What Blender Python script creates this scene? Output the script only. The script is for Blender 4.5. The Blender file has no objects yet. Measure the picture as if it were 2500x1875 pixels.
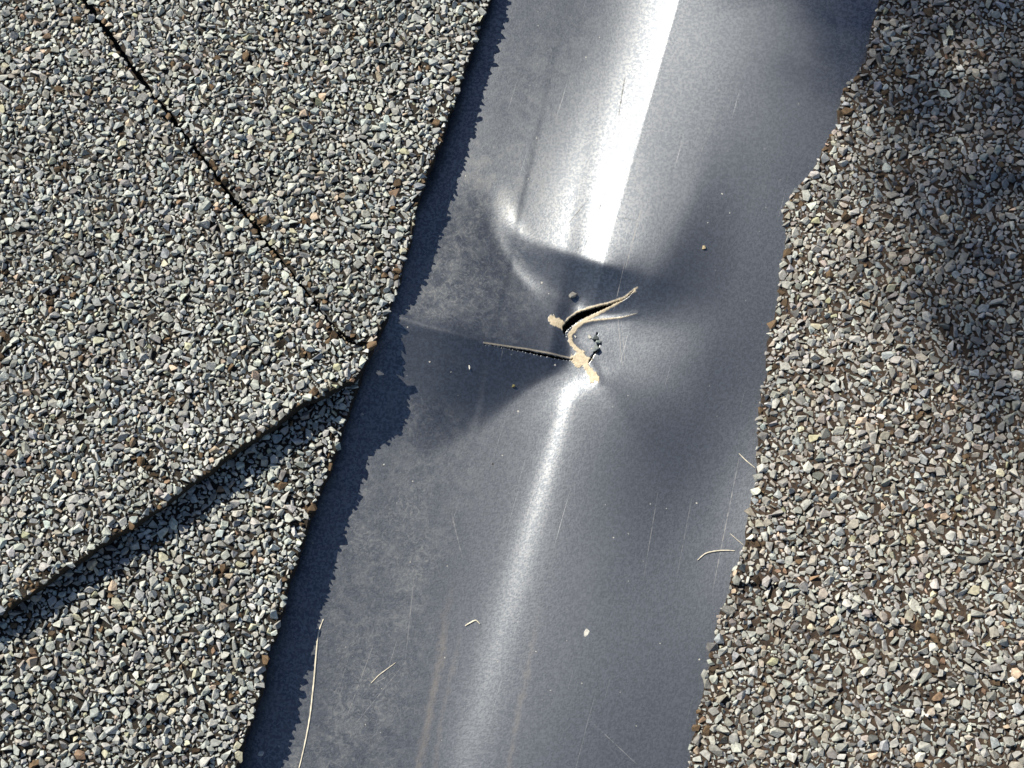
import bpy, bmesh, math, random
import numpy as np
from mathutils import Matrix, Vector

rng = np.random.default_rng(7)
random.seed(7)
sc = bpy.context.scene
col = sc.collection
MM = 0.001

# ------------------------------------------------------------------ frame
# Local frame in millimetres: z = normal of the mean plane of the roof valley, +y up the valley.
# ROOF turns it so that the valley climbs at 20 degrees in the world.
ROOF = Matrix.Rotation(math.radians(20), 4, 'X')

def unit(v):
    v = np.asarray(v, float)
    return v / np.linalg.norm(v)

CAM = np.array([20.0, -90.0, 300.0])
DIST = np.linalg.norm(CAM)
FWD = -CAM / DIST
RIGHT = unit(np.array([1.0, 0, 0]) - FWD[0] * FWD)
UPV = np.cross(RIGHT, FWD)
HALF = 100.0 / DIST

SUN_EL = math.radians(40)
SUN = np.array([-0.72 * math.cos(SUN_EL), 0.694 * math.cos(SUN_EL), math.sin(SUN_EL)])
SUN = unit(SUN)

# ------------------------------------------------------------------ camera
cam_data = bpy.data.cameras.new('camera')
cam_data.angle = 2 * math.atan(HALF)
cam_data.clip_start = 0.01
cam_data.clip_end = 500
cam = bpy.data.objects.new('camera', cam_data)
col.objects.link(cam)
m = Matrix.Identity(4)
for i in range(3):
    m[i][0], m[i][1], m[i][2], m[i][3] = RIGHT[i], UPV[i], -FWD[i], CAM[i] * MM
cam.matrix_world = ROOF @ m
sc.camera = cam

# ------------------------------------------------------------------ sky, sun, exposure
sun_w = (ROOF.to_3x3() @ Vector(SUN)).normalized()
world = bpy.data.worlds.new('World')
sc.world = world
world.use_nodes = True
nt = world.node_tree
sky = nt.nodes.new('ShaderNodeTexSky')
sky.sky_type = 'NISHITA'
sky.sun_disc = False
sky.sun_elevation = math.asin(sun_w.z)
sky.sun_rotation = math.atan2(sun_w.x, sun_w.y)
sky.air_density = 1.0
sky.dust_density = 0.6
nt.links.new(sky.outputs[0], nt.nodes['Background'].inputs[0])
nt.nodes['Background'].inputs[1].default_value = 0.054

sl = bpy.data.lights.new('sun', 'SUN')
sl.energy = 5.0
sl.angle = math.radians(0.53)
sl.color = (1.0, 0.905, 0.73)
so = bpy.data.objects.new('sun', sl)
so.rotation_euler = sun_w.to_track_quat('Z', 'Y').to_euler()
col.objects.link(so)

sc.view_settings.view_transform = 'Standard'
sc.view_settings.look = 'None'
sc.view_settings.gamma = 1
sc.view_settings.exposure = 0.6
sc.view_settings.use_curve_mapping = False

# ------------------------------------------------------------------ geometry helpers
def ray(px, py):
    return FWD + RIGHT * ((px - 1250) / 1250 * HALF) + UPV * ((937.5 - py) / 1250 * HALF)

def on_z(px, py, z=0.0):
    d = ray(px, py)
    return CAM + d * ((z - CAM[2]) / d[2])

K0, K1 = on_z(1660, 0), on_z(1130, 1875)
TD = unit(K1 - K0)[:2]
PD = np.array([-TD[1], TD[0]])
ORG = on_z(1411, 880)[:2]

def st(x, y):
    dx, dy = x - ORG[0], y - ORG[1]
    return dx * PD[0] + dy * PD[1], dx * TD[0] + dy * TD[1]

def xy(s, t):
    return ORG[0] + s * PD[0] + t * TD[0], ORG[1] + s * PD[1] + t * TD[1]

def pst(px, py, z=0.0):
    p = on_z(px, py, z)
    return st(p[0], p[1])

def line(pts, z=0.0):
    return np.array([pst(a, b, z) for a, b in pts])

def poly_dist(P, s, t):
    """distance, signed distance (positive right of travel), parameter 0..1 along a polyline"""
    seg = np.linalg.norm(np.diff(P, axis=0), axis=1)
    cum = np.concatenate([[0], np.cumsum(seg)])
    best = np.full(s.shape, 1e9); sign = np.ones(s.shape); par = np.zeros(s.shape)
    for i in range(len(P) - 1):
        a, b = P[i], P[i + 1]
        d = b - a
        u = np.clip(((s - a[0]) * d[0] + (t - a[1]) * d[1]) / (d @ d), 0, 1)
        ex, ey = s - a[0] - u * d[0], t - a[1] - u * d[1]
        dist = np.hypot(ex, ey)
        k = dist < best
        best = np.where(k, dist, best)
        sign = np.where(k, np.sign(d[0] * (t - a[1]) - d[1] * (s - a[0])), sign)
        par = np.where(k, (cum[i] + u * seg[i]) / cum[-1], par)
    return best, best * sign, par

def inside(P, s, t):
    r = np.zeros(np.shape(s), bool)
    n = len(P)
    for i in range(n):
        a, b = P[i], P[(i + 1) % n]
        c = ((a[1] > t) != (b[1] > t))
        with np.errstate(divide='ignore', invalid='ignore'):
            x = (b[0] - a[0]) * (t - a[1]) / (b[1] - a[1]) + a[0]
        r ^= c & (s < x)
    return r

def smooth(x, a, b):
    x = np.clip((x - a) / (b - a), 0, 1)
    return x * x * (3 - 2 * x)

def vnoise(x, y, seed=0):
    """smooth value noise, -1..1"""
    xi, yi = np.floor(x).astype(np.int64), np.floor(y).astype(np.int64)
    fx, fy = x - xi, y - yi
    fx, fy = fx * fx * (3 - 2 * fx), fy * fy * (3 - 2 * fy)
    def h(a, b):
        n = (a * 374761393 + b * 668265263 + seed * 974634777) & 0x7fffffff
        n = ((n ^ (n >> 13)) * 1274126177) & 0x7fffffff
        return ((n ^ (n >> 16)) & 0xffff) / 32767.5 - 1
    return (h(xi, yi) * (1 - fx) + h(xi + 1, yi) * fx) * (1 - fy) + (h(xi, yi + 1) * (1 - fx) + h(xi + 1, yi + 1) * fx) * fy

def mesh_np(name, V, F, smooth_shade=False):
    """V (n,3) in local mm, F (m,k) same-size faces"""
    me = bpy.data.meshes.new(name)
    V = np.asarray(V, np.float32) * MM
    F = np.asarray(F, np.int32)
    me.vertices.add(len(V)); me.vertices.foreach_set('co', V.ravel())
    me.loops.add(F.size); me.loops.foreach_set('vertex_index', F.ravel())
    me.polygons.add(len(F))
    me.polygons.foreach_set('loop_start', np.arange(0, F.size, F.shape[1], dtype=np.int32))
    me.polygons.foreach_set('loop_total', np.full(len(F), F.shape[1], np.int32))
    me.update(calc_edges=True)
    me.validate()
    if smooth_shade: me.shade_smooth()
    else: me.shade_flat()
    return me

def add_attr(me, name, vals):
    a = me.attributes.new(name, 'FLOAT', 'POINT')
    a.data.foreach_set('value', np.asarray(vals, np.float32))

def add_col(me, name, vals):
    a = me.attributes.new(name, 'FLOAT_COLOR', 'POINT')
    v = np.ones((len(vals), 4), np.float32); v[:, :3] = vals
    a.data.foreach_set('color', v.ravel())

def obj(name, me, mat=None, parent=None):
    o = bpy.data.objects.new(name, me)
    col.objects.link(o)
    if mat is not None and not me.materials: me.materials.append(mat)
    if parent is not None: o.parent = parent
    else: o.matrix_world = ROOF
    return o

def empty(name, at):
    o = bpy.data.objects.new(name, None)
    o.empty_display_size = 0.01
    col.objects.link(o)
    o.matrix_world = ROOF @ Matrix.Translation(Vector(at) * MM)
    return o

def tag(o, label, cat=None, group=None, kind=None):
    o['label'] = label
    if cat: o['category'] = cat
    if group: o['group'] = group
    if kind: o['kind'] = kind
    return o

# ------------------------------------------------------------------ materials
def new_mat(name):
    mt = bpy.data.materials.new(name)
    mt.use_nodes = True
    return mt, mt.node_tree, mt.node_tree.nodes['Principled BSDF']

class N:
    """terse node builder"""
    def __init__(s, tree): s.t = tree
    def add(s, kind, **kw):
        n = s.t.nodes.new(kind)
        for k, v in kw.items(): setattr(n, k, v)
        return n
    def put(s, sock, v):
        if isinstance(v, bpy.types.NodeSocket): s.t.links.new(v, sock)
        else: sock.default_value = v
    def math(s, op, a, b=0.0, clamp=False):
        n = s.add('ShaderNodeMath', operation=op, use_clamp=clamp)
        s.put(n.inputs[0], a); s.put(n.inputs[1], b)
        return n.outputs[0]
    def ramp(s, v, lo, hi, a=0.0, b=1.0):
        n = s.add('ShaderNodeMapRange', interpolation_type='SMOOTHSTEP')
        s.put(n.inputs[0], v); s.put(n.inputs[1], lo); s.put(n.inputs[2], hi); s.put(n.inputs[3], a); s.put(n.inputs[4], b)
        return n.outputs[0]
    def mix(s, f, a, b):
        n = s.add('ShaderNodeMix', data_type='RGBA')
        s.put(n.inputs[0], f); s.put(n.inputs[6], a); s.put(n.inputs[7], b)
        return n.outputs[2]
    def noise(s, vec, scale, detail=2.0, rough=0.5, dist=0.0, lac=2.0):
        n = s.add('ShaderNodeTexNoise')
        s.put(n.inputs['Vector'], vec)
        n.inputs['Scale'].default_value = scale; n.inputs['Detail'].default_value = detail
        n.inputs['Roughness'].default_value = rough; n.inputs['Distortion'].default_value = dist
        return n.outputs[0]
    def voronoi(s, vec, scale, out='Distance', feature='F1'):
        n = s.add('ShaderNodeTexVoronoi', feature=feature)
        s.put(n.inputs['Vector'], vec); n.inputs['Scale'].default_value = scale
        return n.outputs
    def attr(s, name, out=2):
        n = s.add('ShaderNodeAttribute', attribute_name=name)
        return n.outputs[out]
    def scale(s, vec, xyz, rot=0.0):
        n = s.add('ShaderNodeMapping')
        s.put(n.inputs['Vector'], vec); n.inputs['Scale'].default_value = xyz; n.inputs['Rotation'].default_value = (0, 0, rot)
        return n.outputs[0]

def granule_material(name, from_object):
    mt, t, b = new_mat(name)
    n = N(t)
    if from_object:
        c = n.add('ShaderNodeObjectInfo').outputs['Color']
    else:
        c = n.attr('tint', 0)
    tc = n.add('ShaderNodeTexCoord').outputs['Object']
    geo = n.add('ShaderNodeNewGeometry').outputs['Position']
    v = n.noise(geo, 1500, 3, 0.6)
    f = n.ramp(v, 0.3, 0.7, 0.72, 1.18)
    mul = n.add('ShaderNodeMix', data_type='RGBA', blend_type='MULTIPLY')
    mul.inputs[0].default_value = 1
    n.put(mul.inputs[6], c)
    comb = n.add('ShaderNodeCombineColor')
    for i in range(3): n.put(comb.inputs[i], f)
    n.put(mul.inputs[7], comb.outputs[0])
    n.put(b.inputs['Base Color'], mul.outputs[2])
    b.inputs['Roughness'].default_value = 0.75
    b.inputs['Specular IOR Level'].default_value = 0.35
    bump = n.add('ShaderNodeBump')
    bump.inputs['Strength'].default_value = 0.5
    bump.inputs['Distance'].default_value = 0.0002
    n.put(bump.inputs['Height'], n.noise(geo, 3000, 3, 0.6))
    n.put(b.inputs['Normal'], bump.outputs[0])
    return mt

MAT_GRAN = granule_material('granule_mass', False)
MAT_GRAN_OBJ = granule_material('granule_single', True)

def asphalt_material(name, dark, light):
    mt, t, b = new_mat(name)
    n = N(t)
    p = n.add('ShaderNodeNewGeometry').outputs['Position']
    v = n.noise(p, 700, 5, 0.65)
    n.put(b.inputs['Base Color'], n.mix(n.ramp(v, 0.35, 0.7), (*dark, 1), (*light, 1)))
    b.inputs['Roughness'].default_value = 0.85
    bump = n.add('ShaderNodeBump')
    bump.inputs['Strength'].default_value = 0.9
    bump.inputs['Distance'].default_value = 0.0006
    n.put(bump.inputs['Height'], n.noise(p, 900, 6, 0.7))
    n.put(b.inputs['Normal'], bump.outputs[0])
    return mt

MAT_ASPH_L = asphalt_material('asphalt_dark', (0.008, 0.007, 0.006), (0.035, 0.026, 0.018))
MAT_ASPH_R = asphalt_material('asphalt_brown', (0.022, 0.015, 0.011), (0.07, 0.046, 0.032))
MAT_FELT = asphalt_material('felt_black', (0.006, 0.006, 0.006), (0.015, 0.014, 0.013))

SCRATCH_LIGHT = [((1572, 505), (1525, 680), 0.16), ((1528, 650), (1497, 765), 0.10), ((1508, 770), (1520, 905), 0.10), ((1516, 775), (1527, 900), 0.07), ((1806, 1110), (1738, 1450), 0.11), ((1100, 1245), (1128, 1362), 0.09),
                 ((960, 1640), (905, 1672), 0.10), ((1000, 1600), (860, 1775), 0.07), ((915, 1560), (838, 1770), 0.06), ((1440, 1760), (1560, 1872), 0.06), ((1010, 1400), (985, 1640), 0.06), ((1610, 1180), (1570, 1420), 0.05),
                 ((1690, 1210), (1650, 1420), 0.04), ((1230, 860), (1220, 900), 0.07), ((1660, 100), (1600, 330), 0.05), ((1760, 250), (1700, 420), 0.05)]
SCRATCH_DARK = [((1527, 185), (1509, 300), 0.16), ((1440, 495), (1385, 560), 0.13), ((1500, 430), (1418, 640), 0.09), ((1425, 590), (1405, 635), 0.10), ((1490, 545), (1560, 560), 0.07), ((1300, 1600), (1345, 1660), 0.05)]

def flashing_material():
    mt, t, b = new_mat('weathered_grey_metal')
    n = N(t)
    p = n.add('ShaderNodeTexCoord').outputs['Object']
    ang = math.atan2(PD[1], PD[0])
    # coordinates turned along the valley, in metres
    ps = n.scale(p, (1, 1, 1), -ang)
    patina = n.attr('patina'); cream = n.attr('cream'); dirt = n.attr('dirt')
    # fine curly oxide on the weathered wing
    curl = n.noise(n.scale(ps, (1, 1, 1)), 800, 5, 0.66, 2.2)
    blotch = n.noise(ps, 330, 4, 0.65, 0.8)
    curl_m = n.ramp(curl, 0.46, 0.66)
    blot_m = n.ramp(blotch, 0.38, 0.70)
    pat = n.math('MULTIPLY', patina, n.math('ADD', n.math('MULTIPLY', curl_m, 0.55), n.math('MULTIPLY', blot_m, 0.45)), True)
    # dust specks
    warp = n.add('ShaderNodeVectorMath', operation='MULTIPLY_ADD')
    nv = n.add('ShaderNodeTexNoise'); n.put(nv.inputs['Vector'], p); nv.inputs['Scale'].default_value = 3500
    n.put(warp.inputs[0], nv.outputs['Color']); warp.inputs[1].default_value = (0.0004,) * 3; n.put(warp.inputs[2], p)
    pw = warp.outputs[0]
    vo = n.voronoi(pw, 700)
    hue = n.add('ShaderNodeSeparateColor'); n.put(hue.inputs[0], vo['Color'])
    size = n.math('MULTIPLY', n.math('POWER', hue.outputs[0], 6.0), 0.125)
    speck = n.math('LESS_THAN', vo['Distance'], size)
    vo2 = n.voronoi(pw, 130)
    hue2 = n.add('ShaderNodeSeparateColor'); n.put(hue2.inputs[0], vo2['Color'])
    dspeck = n.math('LESS_THAN', vo2['Distance'], n.math('MULTIPLY', n.math('POWER', hue2.outputs[1], 8.0), 0.045))
    # long faint scratches along the sheet
    scr = n.noise(n.scale(ps, (3200, 26, 1)), 1.0, 2, 0.5)
    scr_m = n.ramp(scr, 0.70, 0.78, 0, 0.35)
    tone = n.noise(n.scale(ps, (1, 0.35, 1)), 55, 4, 0.6)
    base = n.mix(n.ramp(tone, 0.3, 0.7), (0.120, 0.138, 0.172, 1), (0.138, 0.156, 0.190, 1))
    fine = n.ramp(n.noise(p, 1500, 3.0, 0.7), 0.3, 0.7, 0.94, 1.05)
    fm = n.add('ShaderNodeVectorMath', operation='SCALE'); n.put(fm.inputs[0], base); n.put(fm.inputs['Scale'], fine)
    base = fm.outputs[0]
    # single scratches: distance to a segment, in metres on the sheet
    flat = n.add('ShaderNodeVectorMath', operation='MULTIPLY'); n.put(flat.inputs[0], p); flat.inputs[1].default_value = (1, 1, 0)
    def segment(a, b_, w):
        a, b_ = Vector((*(on_z(*a)[:2] * MM), 0)), Vector((*(on_z(*b_)[:2] * MM), 0))
        ba = b_ - a
        pa = n.add('ShaderNodeVectorMath', operation='SUBTRACT'); n.put(pa.inputs[0], flat.outputs[0]); pa.inputs[1].default_value = a
        dt = n.add('ShaderNodeVectorMath', operation='DOT_PRODUCT'); n.put(dt.inputs[0], pa.outputs[0]); dt.inputs[1].default_value = ba / ba.length_squared
        hh = n.math('MINIMUM', n.math('MAXIMUM', dt.outputs['Value'], 0.0), 1.0)
        pr = n.add('ShaderNodeVectorMath', operation='SCALE'); pr.inputs[0].default_value = ba; n.put(pr.inputs['Scale'], hh)
        df = n.add('ShaderNodeVectorMath', operation='DISTANCE'); n.put(df.inputs[0], pa.outputs[0]); n.put(df.inputs[1], pr.outputs[0])
        taper = n.math('MULTIPLY', n.math('SUBTRACT', 1.0, n.math('POWER', n.math('ABSOLUTE', n.math('SUBTRACT', n.math('MULTIPLY', hh, 2.0), 1.0)), 3.0)), w * 0.8 * MM)
        wob = n.math('MULTIPLY', taper, n.ramp(n.noise(p, 900, 2.0), 0.35, 0.6, 0.15, 1.0))
        return n.math('LESS_THAN', df.outputs['Value'], wob)
    light = dark = None
    for a, b_, w in SCRATCH_LIGHT:
        v = segment(a, b_, w); light = v if light is None else n.math('MAXIMUM', light, v)
    for a, b_, w in SCRATCH_DARK:
        v = segment(a, b_, w); dark = v if dark is None else n.math('MAXIMUM', dark, v)
    c = n.mix(n.math('MULTIPLY', pat, 0.75), base, (0.215, 0.228, 0.24, 1))
    c = n.mix(scr_m, c, (0.26, 0.26, 0.27, 1))
    c = n.mix(n.math('MULTIPLY', dirt, 0.7), c, (0.225, 0.195, 0.172, 1))
    c = n.mix(speck, c, (0.45, 0.45, 0.44, 1))
    c = n.mix(dspeck, c, (0.015, 0.014, 0.013, 1))
    c = n.mix(n.math('MULTIPLY', light, 0.5), c, (0.34, 0.34, 0.35, 1))
    c = n.mix(n.math('MULTIPLY', dark, 0.8), c, (0.03, 0.03, 0.03, 1))
    cn = n.noise(p, 1500, 4, 0.65)
    creamc = n.mix(n.ramp(cn, 0.3, 0.7), (0.42, 0.36, 0.26, 1), (0.58, 0.51, 0.39, 1))
    c = n.mix(cream, c, creamc)
    n.put(b.inputs['Base Color'], c)
    dull = n.math('MAXIMUM', n.math('MAXIMUM', speck, dspeck), cream)
    dull = n.math('MAXIMUM', dull, n.math('MULTIPLY', n.math('MAXIMUM', light, dark), 0.7))
    dull = n.math('MAXIMUM', dull, n.math('MULTIPLY', pat, 0.7))
    dull = n.math('MAXIMUM', dull, n.math('MULTIPLY', dirt, 0.5))
    n.put(b.inputs['Metallic'], n.math('MULTIPLY', n.math('SUBTRACT', 1.0, dull), 0.97))
    n.put(b.inputs['Roughness'], n.math('ADD', 0.44, n.math('MULTIPLY', dull, 0.2)))
    gloss = n.ramp(n.noise(p, 1900, 2.0, 0.6, 0.6), 0.46, 0.56, 0.0, 1.0)
    n.put(b.inputs['Coat Weight'], n.math('MULTIPLY', gloss, n.math('SUBTRACT', 1.0, dull)))
    b.inputs['Coat Roughness'].default_value = 0.29
    b.inputs['Coat IOR'].default_value = 2.15
    bump = n.add('ShaderNodeBump')
    bump.inputs['Strength'].default_value = 1.0
    bump.inputs['Distance'].default_value = 0.001
    peel = n.noise(p, 3000, 1.0, 0.5)
    grit = n.noise(ps, 420, 4, 0.6)
    h = n.math('ADD', n.math('MULTIPLY', peel, 0.016), n.math('MULTIPLY', grit, 0.004))
    h = n.math('ADD', h, n.math('MULTIPLY', n.math('MULTIPLY', curl, patina), 0.03))
    h = n.math('ADD', h, n.math('MULTIPLY', speck, 0.03))
    h = n.math('ADD', h, n.math('MULTIPLY', n.math('MULTIPLY', cream, cn), 0.10))
    h = n.math('SUBTRACT', h, n.math('MULTIPLY', scr_m, 0.02))
    n.put(bump.inputs['Height'], h)
    n.put(b.inputs['Normal'], bump.outputs[0])
    return mt

MAT_METAL = flashing_material()

def plain_material(name, c, rough=0.7, c2=None, scale=800):
    mt, t, b = new_mat(name)
    n = N(t)
    p = n.add('ShaderNodeNewGeometry').outputs['Position']
    c2 = c2 or tuple(v * 0.7 for v in c)
    n.put(b.inputs['Base Color'], n.mix(n.ramp(n.noise(p, scale, 3), 0.35, 0.65), (*c, 1), (*c2, 1)))
    b.inputs['Roughness'].default_value = rough
    return mt

MAT_FIBRE = plain_material('pale_fibre', (0.72, 0.68, 0.58), 0.6)
MAT_WHITE = plain_material('white_flake', (0.75, 0.75, 0.70), 0.5)
MAT_DECK = plain_material('plywood', (0.25, 0.17, 0.10), 0.8, scale=60)

# ------------------------------------------------------------------ metal valley flashing
TAN_L, TAN_R = 0.15, 0.10
S_L0, S_R0 = -20.0, 16.0          # where the wings begin to climb

def wing_l(s): return TAN_L * (-s + S_L0)
def wing_r(s): return TAN_R * (s - S_R0)

def spaced(a, b, f0, f1, fine, coarse):
    out = [a]; x = a
    while x < b:
        d = 0 if f0 <= x <= f1 else min(abs(x - f0), abs(x - f1))
        x += min(coarse, fine + d * 0.03)
        out.append(x)
    return np.array(out)

gs = spaced(-52, 60, -20, 13, 0.15, 0.45)
gt = spaced(-205, 140, -18, 7, 0.15, 0.6)
S, T = np.meshgrid(gs, gt)            # rows: t, cols: s
NS, NT = len(gs), len(gt)

def zz(pts):                          # polygon given in the 2212-wide view of the tear
    return [(1250 + a * 0.1808, 650 + b * 0.1808) for a, b in pts]

SLIT1 = line(zz([(676, 835), (690, 785), (740, 720), (800, 660), (880, 610), (960, 580), (1060, 560), (1200, 533), (1300, 527), (1400, 498),
                 (1500, 482), (1560, 452), (1655, 372), (1600, 440), (1560, 472), (1480, 505), (1400, 525), (1300, 565), (1220, 595), (1100, 635),
                 (1000, 675), (900, 725), (820, 785), (760, 835), (722, 885), (722, 960), (700, 910)]))
SLIT2 = line([(1183, 853), (1230, 856), (1290, 860), (1340, 867), (1392, 874), (1402, 870), (1396, 877), (1370, 877), (1330, 872), (1285, 865), (1230, 858)])
CRACK = line(zz([(1150, 900), (1125, 960), (1168, 1060), (1150, 1130), (1090, 1200), (1030, 1300)]))

TROUGH = 0.015
BANK = 1.9
SHEAR = 0.18
TE = pst(1480, 668)[1] - 0.18 * pst(1480, 668)[0]
E1 = line([(1020, 440), (1120, 485), (1225, 545), (1300, 577), (1400, 629), (1480, 672), (1550, 700)])
G_ARC = line([(1160, 430), (1190, 500), (1215, 565), (1250, 635), (1305, 710), (1372, 790)])

def slope_profile(S, T):
    # T is measured here along the sheared rows that run parallel to the dent's upper edge
    low = np.where(S < 0, 1 - (1 - np.clip((T - TE) / 8.5, 0, 1)) ** 1.4, smooth(T, -60, 20))
    # upper stretch: left face rises to a sharp crease, then flattens; the face widens towards the buckle
    wl_up, wl_lo = -0.02, -0.10
    plateau = 0.8 + 13.5 * smooth(T, -75, -24)
    g = 1 - smooth(-S - plateau * 0.8, -2, 22)
    g = g * (1 - 0.26 * smooth(-S, -3, 22))
    up_l = wl_up + (0.192 + 0.05 * smooth(-T, 30, 75) - wl_up) * g
    up_r = 0.125 - 0.085 * smooth(S, 4, 34)
    up = np.where(S < 0, up_l, up_r)
    lo_l = wl_lo + (0.10 - wl_lo) * np.exp(-np.abs(S) / 14)
    lo_r = 0.04 + 0.06 * np.exp(-np.abs(S) / 11)
    peak = 0.098 - 0.068 * smooth(T, 10, 75)
    lo = np.where(S < 0, lo_l, lo_r) + peak * np.exp(-(S / (1.5 + 3.0 * smooth(T, 5, 80))) ** 2) * smooth(T, 3, 9)
    return up * (1 - low) + lo * low, low

def blur(A, n_t, n_s):
    for ax, n in ((0, n_t), (1, n_s)):
        for _ in range(3):
            if n < 1: continue
            pad = [(0, 0), (0, 0)]; pad[ax] = (n + 1, n)
            B = np.cumsum(np.pad(A, pad, mode='edge'), axis=ax)
            k = 2 * n + 1
            A = (np.take(B, range(k, B.shape[ax]), axis=ax) - np.take(B, range(0, B.shape[ax] - k), axis=ax)) / k
    return A

def flashing_height(S, T):
    m_, low = slope_profile(S, T)
    ds = np.diff(gs)
    z = np.concatenate([np.zeros((NT, 1)), np.cumsum((m_[:, 1:] + m_[:, :-1]) / 2 * ds, axis=1)], axis=1)
    i0 = int(np.argmin(np.abs(gs))); ia = int(np.argmin(np.abs(gs + 30)))
    z = z - z[:, ia:ia + 1]                       # both stretches share the left wing
    for j_ in range(i0):
        z[:, j_] = np.interp(gt - SHEAR * gs[j_], gt, z[:, j_])
        low[:, j_] = np.interp(gt - SHEAR * gs[j_], gt, low[:, j_])
    # right of the crease the drop of the rib spreads out along the sheet
    tt = np.arange(-205, 140, 0.25)
    zc = np.interp(tt, gt, z[:, i0])
    def gb(sig):
        k = np.arange(-4 * sig, 4 * sig + 0.25, 0.25); w = np.exp(-0.5 * (k / sig) ** 2)
        return np.interp(gt, tt, np.convolve(np.pad(zc, len(k) // 2, mode='edge'), w / w.sum(), mode='valid')[:len(tt)])
    z0, z1, z2 = z[:, i0:i0 + 1], gb(4.0)[:, None], gb(16.0)[:, None]
    w1, w2 = smooth(S, 0.0, 9), smooth(S, 5, 26)
    z += np.where(S > 0, ((z1 - z0) * w1) * (1 - w2) + (z2 - z0) * w2, 0)
    z = blur(z, 3, 0)
    # the rib lifts towards the buckle
    keep_ = (1 - np.clip((T - SHEAR * np.minimum(S, 0) - TE) / 8.5, 0, 1)) ** 1.4
    z += blur(0.8 * np.exp(-(np.maximum(-T - 22, 0) / 30) ** 2) * np.exp(-((S - 2) / 14) ** 2) * keep_, 3, 0)
    # trough under the glare's lower edge, rising again to the arc
    EE = E1[1:6]; GG = G_ARC
    P = np.concatenate([EE, GG[::-1]])
    ins = inside(P, S, T)
    dE, _, pE = poly_dist(EE, S, T)
    dG, _, pG = poly_dist(GG, S, T)
    w = dE + dG
    v = dE / np.maximum(w, 1e-6)
    prof = np.where(v < 0.7, v / 0.7, 0.5 + 0.5 * np.cos(np.pi * (v - 0.7) / 0.3))
    z -= blur(np.where(ins, TROUGH * w * prof, 0), 4, 4)
    # bank at the left end of the dent: the sheet steps down across the arc
    d, sd, par = poly_dist(G_ARC, S, T)
    z -= blur(BANK * smooth(sd, -5.0, 1.5) * np.exp(-np.maximum(sd, 0) / 9) * smooth(par, 0.02, 0.4) * (1 - smooth(par, 0.5, 0.92)) * (sd > -6) * (S < 3), 3, 3)
    # right flank of the dent: a soft rounded ridge
    GR = line([(1480, 742), (1565, 715), (1650, 645), (1712, 550), (1735, 440), (1740, 330)])
    d, sd, par = poly_dist(GR, S, T)
    rd = 0.75 * np.sin(np.pi * np.clip(par * 0.8 + 0.14, 0, 1)) * np.where(sd < 0, np.exp(-d / 7.0), np.exp(-d / 3.8)) * smooth(par, 0.0, 0.2) * (1 - smooth(par, 0.55, 1.0))
    z += blur(rd, 12, 12)
    # folded ridge running out to the shingle
    F = line([(820, 735), (960, 792), (1060, 820), (1200, 849), (1398, 876)])
    d, sd, par = poly_dist(F, S, T)
    wid = 2.5 + 17.0 * smooth(1 - par, 0.0, 0.55)
    amp = (0.5 + 0.27 * wid) * smooth(S, 4, -3) * smooth(S, -70, -50) * (1 - smooth(par, 0.9, 0.995))
    fold = amp * np.where(sd < 0, 0.07 * np.exp(-d / 1.7) + 0.93 * np.exp(-d / 17), np.clip(1 - d / (wid * 1.25), 0, 1) ** 1.5)
    z += blur(fold, 2, 2)
    # fan edge right of the lower crease
    W = line([(1440, 890), (1500, 985), (1600, 1130), (1720, 1320)])
    d, sd, par = poly_dist(W, S, T)
    z += blur(0.8 * np.where(sd < 0, np.exp(-d / 15), np.exp(-d / 6.5)) * (1 - par) ** 1.3 * smooth(par, 0, 0.12) * smooth(T, -2, 5), 5, 5)
    # lips of the tear
    C1 = line(zz([(700, 880), (760, 760), (880, 670), (1060, 600), (1300, 545), (1500, 495), (1655, 378)]))
    d, sd, par = poly_dist(C1, S, T)
    env = np.sin(np.pi * np.clip(par, 0.02, 0.98)) ** 0.6
    z += np.where(sd > 0, 0.40, 0.0) * env * np.exp(-(d / 1.9) ** 1.2) * ((par > 0.001) & (par < 0.999))
    # the small tongue under the tear
    Br = line(zz([(900, 770), (1100, 722), (1300, 712), (1500, 704), (1690, 665)]))
    d, sd, par = poly_dist(Br, S, T)
    z += 0.16 * np.exp(-(d / 0.6) ** 2) * (1 - par * 0.7)
    Bd = line(zz([(790, 900), (800, 1000), (860, 1100), (940, 1180), (1040, 1260), (1120, 1420), (1170, 1560)]))
    d, sd, par = poly_dist(Bd, S, T)
    z += 0.1 * np.exp(-(d / 0.9) ** 2)
    z -= 0.16 * np.maximum(-S - 43, 0) + 0.05 * np.maximum(-T - 76, 0) * smooth(-S, 30, 44)
    z -= 1.5 * np.exp(-(((S - 30) / 15) ** 2 + ((T - 14) / 20) ** 2))
    # gentle unevenness of the sheet
    z += 0.10 * np.sin(S / 9.5 + 1.3 * np.sin(T / 23)) + 0.06 * np.sin(T / 11 + S / 17 + 0.7)
    return z

Z = flashing_height(S, T)

def height_at(s, t):
    j = int(np.clip(np.searchsorted(gs, s), 0, NS - 1)); i = int(np.clip(np.searchsorted(gt, t), 0, NT - 1))
    return float(Z[i, j])

X, Y = xy(S, T)

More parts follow.
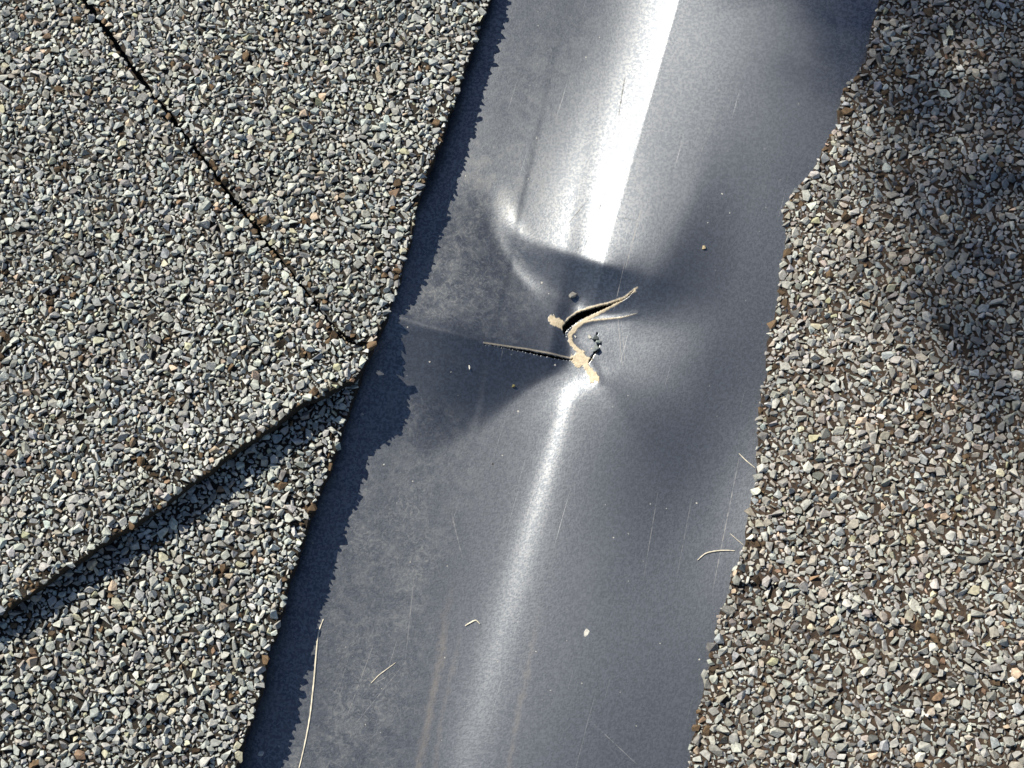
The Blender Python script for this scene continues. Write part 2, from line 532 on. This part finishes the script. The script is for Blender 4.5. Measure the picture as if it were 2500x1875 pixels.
def build_flashing():
    V = np.stack([X, Y, Z], -1).reshape(-1, 3)
    idx = np.arange(NS * NT).reshape(NT, NS)
    F = np.stack([idx[:-1, :-1], idx[1:, :-1], idx[1:, 1:], idx[:-1, 1:]], -1).reshape(-1, 4)
    cs = ((S[:-1, :-1] + S[1:, 1:]) / 2); ct = ((T[:-1, :-1] + T[1:, 1:]) / 2)
    jit = 0.10 * vnoise(cs * 3, ct * 3, 11)
    hole = inside(SLIT1, cs + jit, ct - jit) | inside(SLIT2, cs + jit * 0.6, ct + jit * 0.6)
    d, _, par = poly_dist(CRACK, cs, ct)
    hole |= d < 0.16 + 0.10 * vnoise(cs * 2, ct * 2, 5)
    F = F[~hole.ravel()]
    # rim of the cuts: extrude their boundary edges down by the sheet's thickness
    e = np.concatenate([F[:, [0, 1]], F[:, [1, 2]], F[:, [2, 3]], F[:, [3, 0]]])
    key = np.sort(e, axis=1)
    k = key[:, 0].astype(np.int64) * len(V) + key[:, 1]
    _, inv, cnt = np.unique(k, return_inverse=True, return_counts=True)
    be = e[cnt[inv] == 1]
    vs = np.unique(be)
    low = np.full(len(V), -1, np.int64)
    low[vs] = len(V) + np.arange(len(vs))
    V2 = V[vs].copy(); V2[:, 2] -= 0.55
    rim = np.stack([be[:, 1], be[:, 0], low[be[:, 0]], low[be[:, 1]]], -1)
    V = np.concatenate([V, V2]); F = np.concatenate([F, rim])
    me = mesh_np('valley_flashing', V, F, True)
    # masks
    s_, t_ = S.ravel(), T.ravel()
    nz = 0.35 * vnoise(s_ * 1.7, t_ * 1.7, 21) + 0.22 * vnoise(s_ * 4.5, t_ * 4.5, 22)
    cream = np.zeros(s_.shape)
    def band(pts, w0, w1, soft=0.12):
        nonlocal cream
        d, sd, par = poly_dist(line(zz(pts)), s_, t_)
        w = w0 + (w1 - w0) * par + nz * 0.75 * max(w0, w1) - 0.02
        cream = np.maximum(cream, smooth(w - d, -soft, soft))
    def blob(pts, soft=0.12):
        nonlocal cream
        P = line(zz(pts)); d, _, _ = poly_dist(np.concatenate([P, P[:1]]), s_, t_)
        sd = np.where(inside(P, s_, t_), d, -d) + nz * 0.8 - 0.05
        cream = np.maximum(cream, smooth(sd, -soft, soft))
    band([(690, 800), (760, 690), (880, 600), (1060, 545), (1300, 510), (1500, 468), (1690, 360)], 0.24, 0.16)
    band([(1660, 400), (1400, 540), (1200, 620), (1000, 705), (880, 800)], 0.17, 0.42)
    band([(880, 790), (790, 900), (790, 1000), (850, 1090), (930, 1160), (1000, 1230), (1060, 1255)], 0.5, 0.34)
    band([(900, 760), (1100, 722), (1300, 715)], 0.3, 0.12)
    band([(1300, 715), (1500, 705), (1690, 668)], 0.13, 0.05)
    blob([(470, 690), (560, 660), (690, 710), (720, 790), (680, 860), (560, 800), (490, 760)])
    blob([(790, 1190), (960, 1130), (1010, 1220), (1060, 1270), (1040, 1340), (1110, 1400), (1190, 1520), (1170, 1600), (1120, 1540), (1060, 1590),
          (1030, 1500), (1000, 1400), (950, 1345), (820, 1345), (840, 1300), (790, 1260)])
    d, _, par = poly_dist(line([(1185, 850), (1290, 857), (1392, 871)]), s_, t_)
    cream = np.maximum(cream, 0.6 * smooth(0.16 - d, -0.12, 0.12))
    pat = smooth(-s_, 4, 22) * (0.75 + 0.35 * vnoise(s_ / 6, t_ / 9, 31)) * (0.45 + 0.55 * smooth(t_, -75, -20))
    pat *= 1 - 0.85 * smooth(-np.hypot((s_ + 22) / 2.3, t_ - 8), -10, -5)
    dirt = np.zeros(s_.shape)
    for pts, w, a in (([(1120, 1380), (1085, 1500), (1075, 1600), (1050, 1720), (1020, 1875), (1000, 1990)], 0.6, 0.5),
                      ([(1135, 1500), (1105, 1620), (1075, 1760), (1060, 1875)], 0.3, 0.3),
                      ([(1330, 1420), (1295, 1600), (1265, 1750), (1240, 1880), (1215, 2000)], 0.4, 0.35)):
        d, _, par = poly_dist(line(pts), s_, t_)
        dirt = np.maximum(dirt, a * smooth(w - d + nz * 1.3, -0.6, 0.7) * smooth(par, 0, 0.4))
    ext = lambda a: np.concatenate([a, a[vs]])
    add_attr(me, 'cream', ext(cream)); add_attr(me, 'patina', ext(pat)); add_attr(me, 'dirt', ext(dirt))
    # metres along the sheet are kept by the object coordinates themselves
    o = obj('valley_flashing', me, MAT_METAL)
    tag(o, 'grey-blue metal valley flashing, buckled and torn at its crease', 'flashing')
    return o

build_flashing()

# ------------------------------------------------------------------ shingles
def hull_templates(count, npts):
    out = []
    for k in range(count):
        bm = bmesh.new()
        for i in range(npts):
            v = unit(rng.normal(size=3)) * rng.uniform(0.82, 1.0)
            v = np.sign(v) * np.abs(v) ** 0.85
            bm.verts.new(v)
        r = bmesh.ops.convex_hull(bm, input=bm.verts)
        bmesh.ops.delete(bm, geom=[g for g in r['geom_interior'] if isinstance(g, bmesh.types.BMVert)], context='VERTS')
        bmesh.ops.triangulate(bm, faces=bm.faces)
        bm.verts.ensure_lookup_table()
        V = np.array([v.co[:] for v in bm.verts]); F = np.array([[v.index for v in f.verts] for f in bm.faces])
        bm.verts.index_update()
        F = np.array([[v.index for v in f.verts] for f in bm.faces])
        bm.free()
        out.append((V, F))
    return out

TEMPL = hull_templates(40, 10)
TEMPL_SMALL = hull_templates(14, 8)
TEMPL_MESH = []
for V_, F_ in TEMPL:
    me_ = mesh_np('granule', V_, F_)
    me_.materials.append(MAT_GRAN_OBJ)
    TEMPL_MESH.append(me_)

PAL = np.array([(0.50, 0.50, 0.48), (0.43, 0.43, 0.415), (0.35, 0.345, 0.335), (0.25, 0.245, 0.24), (0.39, 0.41, 0.42), (0.36, 0.33, 0.30),
                (0.50, 0.39, 0.31), (0.50, 0.47, 0.37), (0.39, 0.38, 0.27), (0.15, 0.15, 0.152), (0.26, 0.17, 0.12), (0.27, 0.29, 0.32)])
PAL = PAL * np.array([0.94, 1.0, 1.03])
MIX_L = np.array([0.30, 0.27, 0.14, 0.05, 0.09, 0.08, 0.015, 0.03, 0.008, 0.015, 0.006, 0.003]); MIX_L /= MIX_L.sum()
MIX_R = np.array([0.07, 0.20, 0.31, 0.15, 0.07, 0.17, 0.014, 0.015, 0.006, 0.03, 0.008, 0.02]); MIX_R /= MIX_R.sum()
MIX_SHADE = np.array([0.03, 0.08, 0.24, 0.27, 0.06, 0.19, 0.008, 0.010, 0.006, 0.08, 0.008, 0.10]); MIX_SHADE /= MIX_SHADE.sum()  # darker mix for the shaded part of the upper right shingle

def dart(P, radii_counts, keep, seed):
    """largest first; P polygon in (s,t) mm; returns arrays s,t,r"""
    r_ = np.random.default_rng(seed)
    lo, hi = P.min(0), P.max(0)
    cell = 1.3
    grid = {}
    out = []
    area = (hi[0] - lo[0]) * (hi[1] - lo[1])
    for rmin, rmax, per in radii_counts:
        n = int(area * per)
        c = r_.uniform(lo, hi, (n, 2)); rr = r_.uniform(rmin, rmax, n)
        ok = inside(P, c[:, 0], c[:, 1])
        ok &= keep(c[:, 0], c[:, 1], r_.uniform(0, 1, n))
        for (a, b), q in zip(c[ok].tolist(), rr[ok].tolist()):
            i, j = int(a / cell // 1), int(b / cell // 1)
            hit = False
            for di in (-2, -1, 0, 1, 2):
                for dj in (-2, -1, 0, 1, 2):
                    for (x, y, w) in grid.get((i + di, j + dj), ()):
                        if (x - a) ** 2 + (y - b) ** 2 < (w + q) ** 2:
                            hit = True; break
                    if hit: break
                if hit: break
            if not hit:
                grid.setdefault((i, j), []).append((a, b, q))
                out.append((a, b, q))
    return np.array(out)

def rot_mats(n, r_, tilt):
    """random spin about z after a random tilt"""
    a = r_.uniform(0, 2 * np.pi, n); b = r_.normal(0, tilt, n); c = r_.uniform(0, 2 * np.pi, n)
    def rz(a):
        m = np.zeros((len(a), 3, 3)); m[:, 0, 0] = np.cos(a); m[:, 0, 1] = -np.sin(a); m[:, 1, 0] = np.sin(a); m[:, 1, 1] = np.cos(a); m[:, 2, 2] = 1
        return m
    def rx(a):
        m = np.zeros((len(a), 3, 3)); m[:, 1, 1] = np.cos(a); m[:, 1, 2] = -np.sin(a); m[:, 2, 1] = np.sin(a); m[:, 2, 2] = np.cos(a); m[:, 0, 0] = 1
        return m
    return rz(c) @ rx(b) @ rz(a)

def project(p):
    """local mm -> photograph pixels"""
    d = p - CAM
    w = d @ FWD
    return 1250 + (d @ RIGHT) / w / HALF * 1250, 937.5 - (d @ UPV) / w / HALF * 1250

class Shingle:
    def __init__(self, outline_px, top, thick, mat, mix, label, seed, keep=None, edge_noise=0.35, dark=None, size=1.0, flat=1.0, warm=(1, 1, 1)):
        # outline given as the photograph's points, carried onto the shingle's own top surface
        pts = []
        for a, b in outline_px:
            z = 3.0
            for _ in range(12):
                s, t = pst(a, b, z); z = top(s, t)
            pts.append((s, t))
        P = np.array(pts)
        # subdivide and roughen the cut edge
        Q = []
        for i in range(len(P)):
            a, b = P[i], P[(i + 1) % len(P)]
            n = max(1, int(np.linalg.norm(b - a) / 0.9))
            for k in range(n): Q.append(a + (b - a) * k / n)
        Q = np.array(Q)
        nrm = np.roll(Q, -1, 0) - np.roll(Q, 1, 0); nrm = np.stack([nrm[:, 1], -nrm[:, 0]], 1)
        nrm /= np.maximum(np.linalg.norm(nrm, axis=1, keepdims=True), 1e-6)
        ii = np.arange(len(Q)) * 0.9
        w = edge_noise * (0.7 * vnoise(ii / 1.1, ii * 0 + seed, seed) + 0.8 * vnoise(ii / 5.0, ii * 0 + seed, seed + 1))
        Q = Q + nrm * w[:, None]
        self.P = Q; self.top = top
        cx = Q.mean(0)
        root = empty('asphalt_shingle', (*xy(*cx), top(*cx) - thick))
        tag(root, label, 'shingle', 'asphalt shingles along the valley')
        inv = root.matrix_world.inverted()
        self.off = np.array([*xy(*cx), top(*cx) - thick])
        # slab
        bm = bmesh.new()
        tops, bots = [], []
        th = thick if callable(thick) else (lambda s, t: thick)
        for s, t in Q:
            x, y = xy(s, t); z = top(s, t)
            tops.append(bm.verts.new((np.array([x, y, z]) - self.off) * MM))
            bots.append(bm.verts.new((np.array([x, y, z - th(s, t)]) - self.off) * MM))
        n = len(Q)
        from mathutils.geometry import tessellate_polygon
        for a, b_, c in tessellate_polygon([[Vector((q[0], q[1], 0)) for q in Q]]):
            bm.faces.new((tops[a], tops[b_], tops[c])); bm.faces.new((bots[c], bots[b_], bots[a]))
        for i in range(n):
            bm.faces.new((tops[i], bots[i], bots[(i + 1) % n], tops[(i + 1) % n]))
        bmesh.ops.recalc_face_normals(bm, faces=bm.faces)
        me = bpy.data.meshes.new('asphalt_mat'); bm.to_mesh(me); bm.free(); me.shade_flat()
        obj('asphalt_mat', me, mat, root)
        self.root = root
        # granules
        r_ = np.random.default_rng(seed)
        kp = keep or (lambda s, t, u: u < 2)
        D = dart(Q, [(0.62 * size, 0.80 * size, 0.20), (0.42 * size, 0.58 * size, 1.9), (0.28 * size, 0.40 * size, 7.5), (0.16 * size, 0.25 * size, 9.0)], kp, seed)
        s, t, r = D.T
        x, y = xy(s, t)
        z = np.array([top(a, b) for a, b in zip(s, t)])
        n = len(s)
        mixp = np.tile(mix, (n, 1))
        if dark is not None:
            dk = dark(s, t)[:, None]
            mixp = mixp * (1 - dk) + MIX_SHADE * dk
        de, _, _ = poly_dist(np.concatenate([Q, Q[:1]]), s, t)
        crumb = (r_.uniform(0, 1, n) < 0.2 * np.exp(-de / 0.8)) | (r_.uniform(0, 1, n) < 0.16 * smooth(vnoise(s / 3.1, t / 3.1, seed + 5), 0.45, 0.75))
        cum = np.cumsum(mixp, 1)
        pick = (r_.uniform(0, 1, n)[:, None] > cum).sum(1).clip(0, len(PAL) - 1)
        drift = 1 + 0.10 * vnoise(s / 11, t / 11, seed + 7) + 0.10 * vnoise(s / 4.5, t / 4.5, seed + 8)
        C = PAL[pick] * r_.uniform(0.82, 1.15, (n, 1)) * (1 + r_.normal(0, 0.02, (n, 3))) * drift[:, None] * np.array(warm)
        C[crumb] = np.array([0.11, 0.075, 0.045]) * r_.uniform(0.4, 1.5, (int(crumb.sum()), 1))
        R = rot_mats(n, r_, 0.45)
        el = r_.uniform(0.0, 0.42, n)
        SC = np.stack([r * (1.5 + 1.2 * el), r * (1.44 - 0.7 * el), r * r_.uniform(0.7, 1.15, n) * flat], 1)
        A = R * SC[:, None, :]
        POS = np.stack([x, y, z + SC[:, 2] * r_.uniform(0.2, 0.75, n)], 1)
        # the granules that show largest are objects of their own
        px, py = project(POS)
        vis = (px > 5) & (px < 2495) & (py > 5) & (py < 1870)
        order = np.argsort(-np.where(vis, r, 0))
        single = order[:min(300, int(vis.sum() * 0.5))]
        mass = np.ones(n, bool); mass[single] = False
        VV, FF, CC = [], [], []; base = 0
        big = r > 0.27
        for bank, sel0 in ((TEMPL, big), (TEMPL_SMALL, ~big)):
            which = r_.integers(0, len(bank), n)
            for k, (tv, tf) in enumerate(bank):
                sel = np.where(mass & sel0 & (which == k))[0]
                if not len(sel): continue
                v = np.einsum('nij,vj->nvi', A[sel], tv) + POS[sel][:, None, :] - self.off
                f = tf[None] + (np.arange(len(sel)) * len(tv))[:, None, None] + base
                base += len(sel) * len(tv)
                VV.append(v.reshape(-1, 3)); FF.append(f.reshape(-1, 3)); CC.append(np.repeat(C[sel], len(tv), axis=0))
        me = mesh_np('granule_surface', np.concatenate(VV), np.concatenate(FF))
        add_col(me, 'tint', np.concatenate(CC))
        g = obj('granule_surface', me, MAT_GRAN, root)
        g['kind'] = 'stuff'
        for i in single:
            o = bpy.data.objects.new('granule', TEMPL_MESH[int(r_.integers(0, len(TEMPL_MESH)))])
            col.objects.link(o)
            M4 = Matrix.Identity(4)
            for a in range(3):
                for b in range(3): M4[a][b] = A[i][a][b]
                M4[a][3] = (POS[i][a] - self.off[a]) * MM
            o.parent = root
            o.matrix_local = M4
            o.color = (*np.clip(C[i], 0, 1), 1)
        self.count = n

# top surfaces of the shingles (mm): the wing's plane plus a step that grows towards each butt edge
JL, JR = int(np.argmin(np.abs(gs + 42))), int(np.argmin(np.abs(gs - 42)))
sel = (gt > -75) & (gt < 85)
FIT_L = np.polyfit(gt[sel], Z[sel, JL], 1); FIT_R = np.polyfit(gt[sel], Z[sel, JR], 1)

def course(side, butt_a, butt_b, h_butt, rise, along=0.0):
    a, b = np.array(pst(*butt_a)), np.array(pst(*butt_b))
    d = unit(b - a); nn = np.array([-d[1], d[0]])
    if nn[1] < 0: nn = -nn
    fit = FIT_L if side < 0 else FIT_R
    def f(s, t):
        h = h_butt + rise * ((s - a[0]) * nn[0] + (t - a[1]) * nn[1]) - along * ((s - a[0]) * d[0] + (t - a[1]) * d[1])
        return (TAN_L * (-s - 42) if side < 0 else TAN_R * (s - 42)) + fit[0] * t + fit[1] + h
    return f

SEAM = line([(205, -6), (255, 68), (324, 164), (389, 249), (463, 344), (554, 466), (654, 595), (754, 719), (842, 826), (875, 848)], 8)
def keep_seam(s, t, u):
    d, _, _ = poly_dist(SEAM, s, t)
    return d > 0.42 + 0.35 * vnoise(s / 1.3, t / 1.3, 61)
L_EDGE_UP = [(1395, -650), (1300, -350), (1245, -170), (1192, 0), (1160, 90), (1130, 180), (1115, 230), (1092, 290), (1066, 360), (1045, 420), (1015, 500), (1005, 560), (985, 640), (955, 740)]
ta = pst(1190, 0)[1]; tb = pst(885, 900)[1]
shA = Shingle(L_EDGE_UP + [(935, 800), (915, 832), (868, 840), (844, 820), (758, 717), (658, 592), (558, 463), (468, 341), (394, 246), (329, 160), (260, 64), (210, -7), (57, -200), (-63, -350), (-290, -650)],
              course(-1, (870, 925), (0, 1490), 6.3, 0.090), 2.0, MAT_ASPH_L, MIX_L, 'light grey shingle above the joint line, its long cut edge beside the upper flashing', 101, keep_seam)
shB = Shingle([(-308, -650), (-80, -350), (40, -200), (197, -5), (247, 71), (317, 167), (383, 252), (458, 347), (549, 469), (649, 598), (750, 722), (838, 832), (868, 850), (908, 845),
               (895, 880), (868, 925), (800, 958), (740, 985), (700, 1012), (600, 1082), (500, 1155), (400, 1228), (300, 1295), (200, 1362), (100, 1425), (0, 1490), (-300, 1680), (-620, 1880), (-620, -650)],
              course(-1, (870, 925), (0, 1490), 7.2, 0.095, 0.012), 2.6, MAT_ASPH_L, MIX_L, 'large light grey shingle below the joint line, its butt edge shading the next course', 102, keep_seam)
tc_, td_ = pst(850, 960)[1], pst(600, 1875)[1]
shC = Shingle([(900, 800), (890, 880), (872, 950), (850, 1010), (830, 1060), (812, 1120), (790, 1180), (762, 1250), (735, 1330), (705, 1420), (690, 1490), (650, 1600), (635, 1680), (612, 1760), (590, 1830), (575, 1880), (470, 2250),
               (-620, 2250), (-620, 1700), (-300, 1500), (0, 1310), (300, 1110), (600, 900), (760, 800)],
              course(-1, (870, 925), (0, 1490), 2.9, 0.036), 2.4, MAT_ASPH_L, MIX_L, 'light grey shingle of the lower course, beside the long pale fibre', 103, size=1.05)

te, tf_ = pst(2150, 0)[1], pst(1780, 1440)[1]
def keep_r(s, t, u):
    g = vnoise(s / 5, t / 5, 41) * 0.6 + vnoise(s / 2, t / 2, 42) * 0.4
    return u < np.where(g > 0.5, 0.5, 1.1)

SHADE_P = line([(1860, -120), (1900, 60), (2060, 300), (2040, 430), (2110, 560), (2140, 700), (2190, 850), (2210, 1000), (2330, 1100), (2420, 1250), (2620, 1350), (3200, 1300), (3200, -500), (1800, -500)], 6)
def shade_zone(s, t):  # darker granule blend, with the upper corner's shade painted into it
    d, _, _ = poly_dist(np.concatenate([SHADE_P, SHADE_P[:1]]), s, t)
    return smooth(np.where(inside(SHADE_P, s, t), d, -d) + 2.0 * vnoise(s / 5, t / 5, 51), -4, 6) * 0.9

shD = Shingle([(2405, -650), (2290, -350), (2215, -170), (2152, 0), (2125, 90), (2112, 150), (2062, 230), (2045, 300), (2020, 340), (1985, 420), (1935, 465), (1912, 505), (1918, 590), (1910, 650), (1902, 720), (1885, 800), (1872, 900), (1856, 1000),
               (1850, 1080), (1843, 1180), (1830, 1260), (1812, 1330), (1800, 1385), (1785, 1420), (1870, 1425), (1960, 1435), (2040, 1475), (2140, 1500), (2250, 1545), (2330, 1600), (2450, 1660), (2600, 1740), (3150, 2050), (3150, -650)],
              course(1, (1785, 1420), (2330, 1600), 2.6, 0.006), 1.9, MAT_ASPH_R, MIX_R, 'brownish grey shingle with a bulging edge, beside the upper flashing', 104, keep_r, 0.45, shade_zone, 1.06, 0.75, (1.03, 1.0, 0.98))
shE = Shingle([(1790, 1380), (1778, 1440), (1762, 1480), (1750, 1530), (1738, 1600), (1725, 1650), (1708, 1730), (1694, 1800), (1682, 1880), (1600, 2250), (3150, 2250), (3150, 1950), (2600, 1640), (2330, 1500), (2000, 1380)],
              course(1, (1785, 1420), (2330, 1600), 1.9, 0.010), 1.9, MAT_ASPH_R, MIX_R, 'brownish grey shingle of the lower course, meeting the lower flashing', 105, keep_r, 0.45, None, 1.08, 0.75, (1.02, 1.0, 0.98))
print('granules', [q.count for q in (shA, shB, shC, shD, shE)])

# ------------------------------------------------------------------ underlay below everything
def sheet(name, z, size, mat, label):
    bm = bmesh.new()
    vs = [bm.verts.new((a * size * MM, b * size * MM, z * MM)) for a, b in ((-1, -1), (1, -1), (1, 1), (-1, 1))]
    bm.faces.new(vs)
    me = bpy.data.meshes.new(name); bm.to_mesh(me); bm.free()
    o = obj(name, me, mat)
    tag(o, label, kind='structure')
    return o
sheet('roof_underlay', -9, 900, MAT_FELT, 'black felt underlay under the torn flashing')

# ------------------------------------------------------------------ unseen tree, added to cast shade on the upper corner
def build_added_tree():
    r_ = np.random.default_rng(77)
    mt, t, b = new_mat('leaf_green'); n = N(t)
    b.inputs['Base Color'].default_value = (0.06, 0.10, 0.03, 1); b.inputs['Roughness'].default_value = 0.5
    bark = plain_material('bark', (0.10, 0.075, 0.05), 0.9, scale=40)
    shade = np.array([on_z(a, c_, 4)[:2] for a, c_ in [(1950, -60), (1985, 40), (2050, 140), (2110, 260), (2150, 380), (2190, 480), (2250, 620), (2290, 780), (2350, 930), (2440, 1050), (2560, 1120), (2800, 1150), (3100, 900), (3200, 0), (3000, -900), (2300, -1300), (1750, -1000), (1780, -300)]])
    lo, hi = shade.min(0), shade.max(0)
    c = r_.uniform(lo, hi, (1500, 2)); c = c[inside(shade, c[:, 0], c[:, 1])]
    L = r_.uniform(640, 900, len(c))
    P = np.concatenate([c, np.full((len(c), 1), 4.0)], 1) + SUN * L[:, None]  # foliage lifted along the sun so its shade fills the outline
    V, F = [], []
    for p in P:
        ln = r_.uniform(14, 26); wd = r_.uniform(0.5, 0.9)
        u = unit(r_.normal(size=3)); w = unit(np.cross(u, r_.normal(size=3))); q = np.cross(u, w)
        k = len(V)
        V += [p - u * ln + w * wd * 0.5, p - u * ln - w * wd * 0.5, p + q * wd, p + u * ln, p + w * wd, p - w * wd]
        F += [(k, k + 4, k + 2), (k, k + 2, k + 1), (k + 1, k + 2, k + 5), (k + 2, k + 4, k + 3), (k + 2, k + 3, k + 5), (k, k + 1, k + 5), (k, k + 5, k + 4), (k + 4, k + 5, k + 3)]
    root = empty('added_shade_tree', (1500, 2300, -3000))
    off = np.array([1500, 2300, -3000.0])
    tag(root, 'unseen conifer added beyond the frame to shade the upper corner of the roof', 'tree')
    obj('shade_needles', mesh_np('shade_needles', np.array(V) - off, np.array(F)), mt, root)
    def tube(name, pts, rad):
        V, F = [], []
        pts = np.array(pts, float)
        for i, p in enumerate(pts):
            d = unit(pts[min(i + 1, len(pts) - 1)] - pts[max(i - 1, 0)])
            a = unit(np.cross(d, [0.3, 0.5, 0.8])); bb = np.cross(d, a)
            for k in range(8):
                V.append(p + (a * math.cos(k * math.pi / 4) + bb * math.sin(k * math.pi / 4)) * rad[i])
        for i in range(len(pts) - 1):
            for k in range(8):
                F.append((i * 8 + k, i * 8 + (k + 1) % 8, i * 8 + 8 + (k + 1) % 8, i * 8 + 8 + k))
        obj(name, mesh_np(name, np.array(V) - off, F, True), bark, root)
    ctr = P.mean(0)
    tube('added_trunk', [(1500, 2300, -3000), (1510, 2270, -1500), (1480, 2260, 0), (1440, 2200, 1200), (1400, 2150, 2200)], [150, 125, 105, 80, 40])
    tube('added_limb', [(1470, 2240, 300), (1100, 1850, 600), (600, 1250, 700), tuple(ctr + [150, 200, 60]), tuple(ctr)], [60, 45, 30, 14, 4])
build_added_tree()

# ------------------------------------------------------------------ small loose things on the metal
def on_metal(px, py, lift=0.0):
    z = 0.0
    for _ in range(6):
        s_, t_ = pst(px, py, z); z = height_at(s_, t_)
    x, y = xy(s_, t_)
    return np.array([x, y, z + lift])

def fibre(pts, rad, label, mat=MAT_FIBRE, name='plant_fibre', lifts=None, flat=0.6):
    P = [on_metal(a, b, rad * 0.7 + (lifts[i] if lifts else 0)) for i, (a, b) in enumerate(pts)]
    P = np.array(P)
    # smooth the path
    Q = []
    for i in range(len(P) - 1):
        p0, p1, p2, p3 = P[max(i - 1, 0)], P[i], P[i + 1], P[min(i + 2, len(P) - 1)]
        for u in np.linspace(0, 1, 7)[:-1]:
            Q.append(0.5 * ((2 * p1) + (-p0 + p2) * u + (2 * p0 - 5 * p1 + 4 * p2 - p3) * u * u + (-p0 + 3 * p1 - 3 * p2 + p3) * u ** 3))
    Q.append(P[-1]); Q = np.array(Q)
    off = Q[0].copy()
    V, F = [], []
    for i, p in enumerate(Q):
        d = unit(Q[min(i + 1, len(Q) - 1)] - Q[max(i - 1, 0)])
        a = unit(np.cross(d, [0, 0, 1])); b = np.cross(a, d)
        f = i / (len(Q) - 1)
        r = rad * (0.35 + 0.65 * math.sin(math.pi * min(1, 0.12 + f * 0.83))) * (1 + 0.18 * math.sin(i * 2.3))
        for k in range(6):
            V.append(p + a * r * math.cos(k * math.pi / 3) + b * r * flat * math.sin(k * math.pi / 3) - off)
    for i in range(len(Q) - 1):
        for k in range(6):
            F.append((i * 6 + k, i * 6 + (k + 1) % 6, i * 6 + 6 + (k + 1) % 6, i * 6 + 6 + k))
    o = bpy.data.objects.new(name, mesh_np(name, V, F, True)); col.objects.link(o)
    o.data.materials.append(mat)
    o.matrix_world = ROOF @ Matrix.Translation(Vector(off) * MM)
    tag(o, label, 'fibre')
    return o

fibre([(790, 1512), (778, 1545), (773, 1590), (768, 1650), (764, 1690), (757, 1750), (746, 1810), (732, 1870), (722, 1900)], 0.17, 'long curved pale fibre lying along the shadow of the lower shingle')
fibre([(1703, 1368), (1722, 1352), (1745, 1346), (1770, 1344), (1794, 1345)], 0.14, 'short bent white fibre near the lower end of the upper right shingle')
fibre([(1804, 1107), (1822, 1125), (1843, 1142)], 0.10, 'thin straight pale fibre poking from under the right shingle edge')
fibre([(1783, 1303), (1800, 1318), (1814, 1330)], 0.07, 'tiny hair-thin fibre just above the bent white fibre')
fibre([(1136, 1528), (1148, 1521), (1162, 1515), (1172, 1524)], 0.16, 'tiny pale fibre bit with a hooked end beside the brown dirt run')
fibre([(906, 1668), (916, 1658), (926, 1648), (950, 1630), (966, 1618)], 0.10, 'thin pale seed-like fibre right of the long curved fibre')

def chip(px, py, size, color, label, name='loose_granule', cat='stone', seed=0, squash=(1, 0.75, 0.6), rz=0.0, lift=0.35):
    r_ = np.random.default_rng(seed + 500)
    bm = bmesh.new()
    for i in range(13): bm.verts.new(np.sign(v_ := unit(r_.normal(size=3))) * np.abs(v_) ** 0.75)
    rr = bmesh.ops.convex_hull(bm, input=bm.verts)
    bmesh.ops.delete(bm, geom=[g for g in rr['geom_interior'] if isinstance(g, bmesh.types.BMVert)], context='VERTS')
    bmesh.ops.scale(bm, vec=Vector(squash) * size * MM, verts=bm.verts)
    bmesh.ops.rotate(bm, matrix=Matrix.Rotation(rz, 3, 'Z'), verts=bm.verts)
    me = bpy.data.meshes.new(name); bm.to_mesh(me); bm.free(); me.shade_flat()
    me.materials.append(MAT_GRAN_OBJ)
    p = on_metal(px, py, size * squash[2] * lift * 2)
    o = bpy.data.objects.new(name, me); col.objects.link(o)
    o.matrix_world = ROOF @ Matrix.Translation(Vector(p) * MM)
    o.color = (*color, 1)
    tag(o, label, cat)
    return o

chip(1399, 722, 0.85, (0.22, 0.22, 0.22), 'dark grey loose granule lying in the dent above the open tear', seed=1, rz=0.5)
chip(1452, 826, 0.75, (0.10, 0.12, 0.13), 'small black grit chip wedged high in the crack of the tear', 'grit_chip', seed=2)
chip(1461, 836, 0.60, (0.20, 0.24, 0.25), 'tiny blue-grey grit chip in the middle of the tear crack', 'grit_chip', seed=3)
chip(1456, 853, 1.0, (0.16, 0.19, 0.20), 'slate grey grit chip lodged low in the tear crack', 'grit_chip', seed=4, squash=(0.6, 1, 0.6), rz=-0.5)
chip(1440, 822, 0.55, (0.5, 0.5, 0.47), 'small whitish flake on the tongue beside the tear crack', 'paint_flake', 'flake', seed=5, squash=(0.6, 1, 0.25), rz=0.4)
chip(1405, 822, 0.40, (0.55, 0.55, 0.52), 'tiny white sliver inside the curl of the cream tear edge', 'paint_flake', 'flake', seed=6, squash=(0.45, 1, 0.25), rz=0.5)
chip(1146, 897, 0.55, (0.7, 0.7, 0.68), 'white sliver in the dark wedge below the fold', 'paint_flake', 'flake', seed=7, squash=(0.35, 1, 0.25), rz=0.3)
chip(1718, 605, 0.50, (0.45, 0.38, 0.25), 'tiny tan grain right of the dent', 'loose_granule', seed=8)
chip(1254, 943, 0.45, (0.12, 0.11, 0.05), 'tiny olive speck of debris below the fold', 'grit_chip', seed=9)
chip(1432, 1544, 0.9, (0.6, 0.6, 0.58), 'thin white flake stuck on the lower right wing of the flashing', 'paint_flake', 'flake', seed=10, squash=(0.5, 1, 0.08), rz=-0.5)
chip(638, 1840, 0.65, (0.55, 0.57, 0.6), 'single pale granule in the shingle shadow at the very bottom', 'loose_granule', seed=11)
chip(885, 1011, 0.4, (0.4, 0.4, 0.4), 'tiny grain in the shadow beside the step of the courses', 'loose_granule', seed=12)
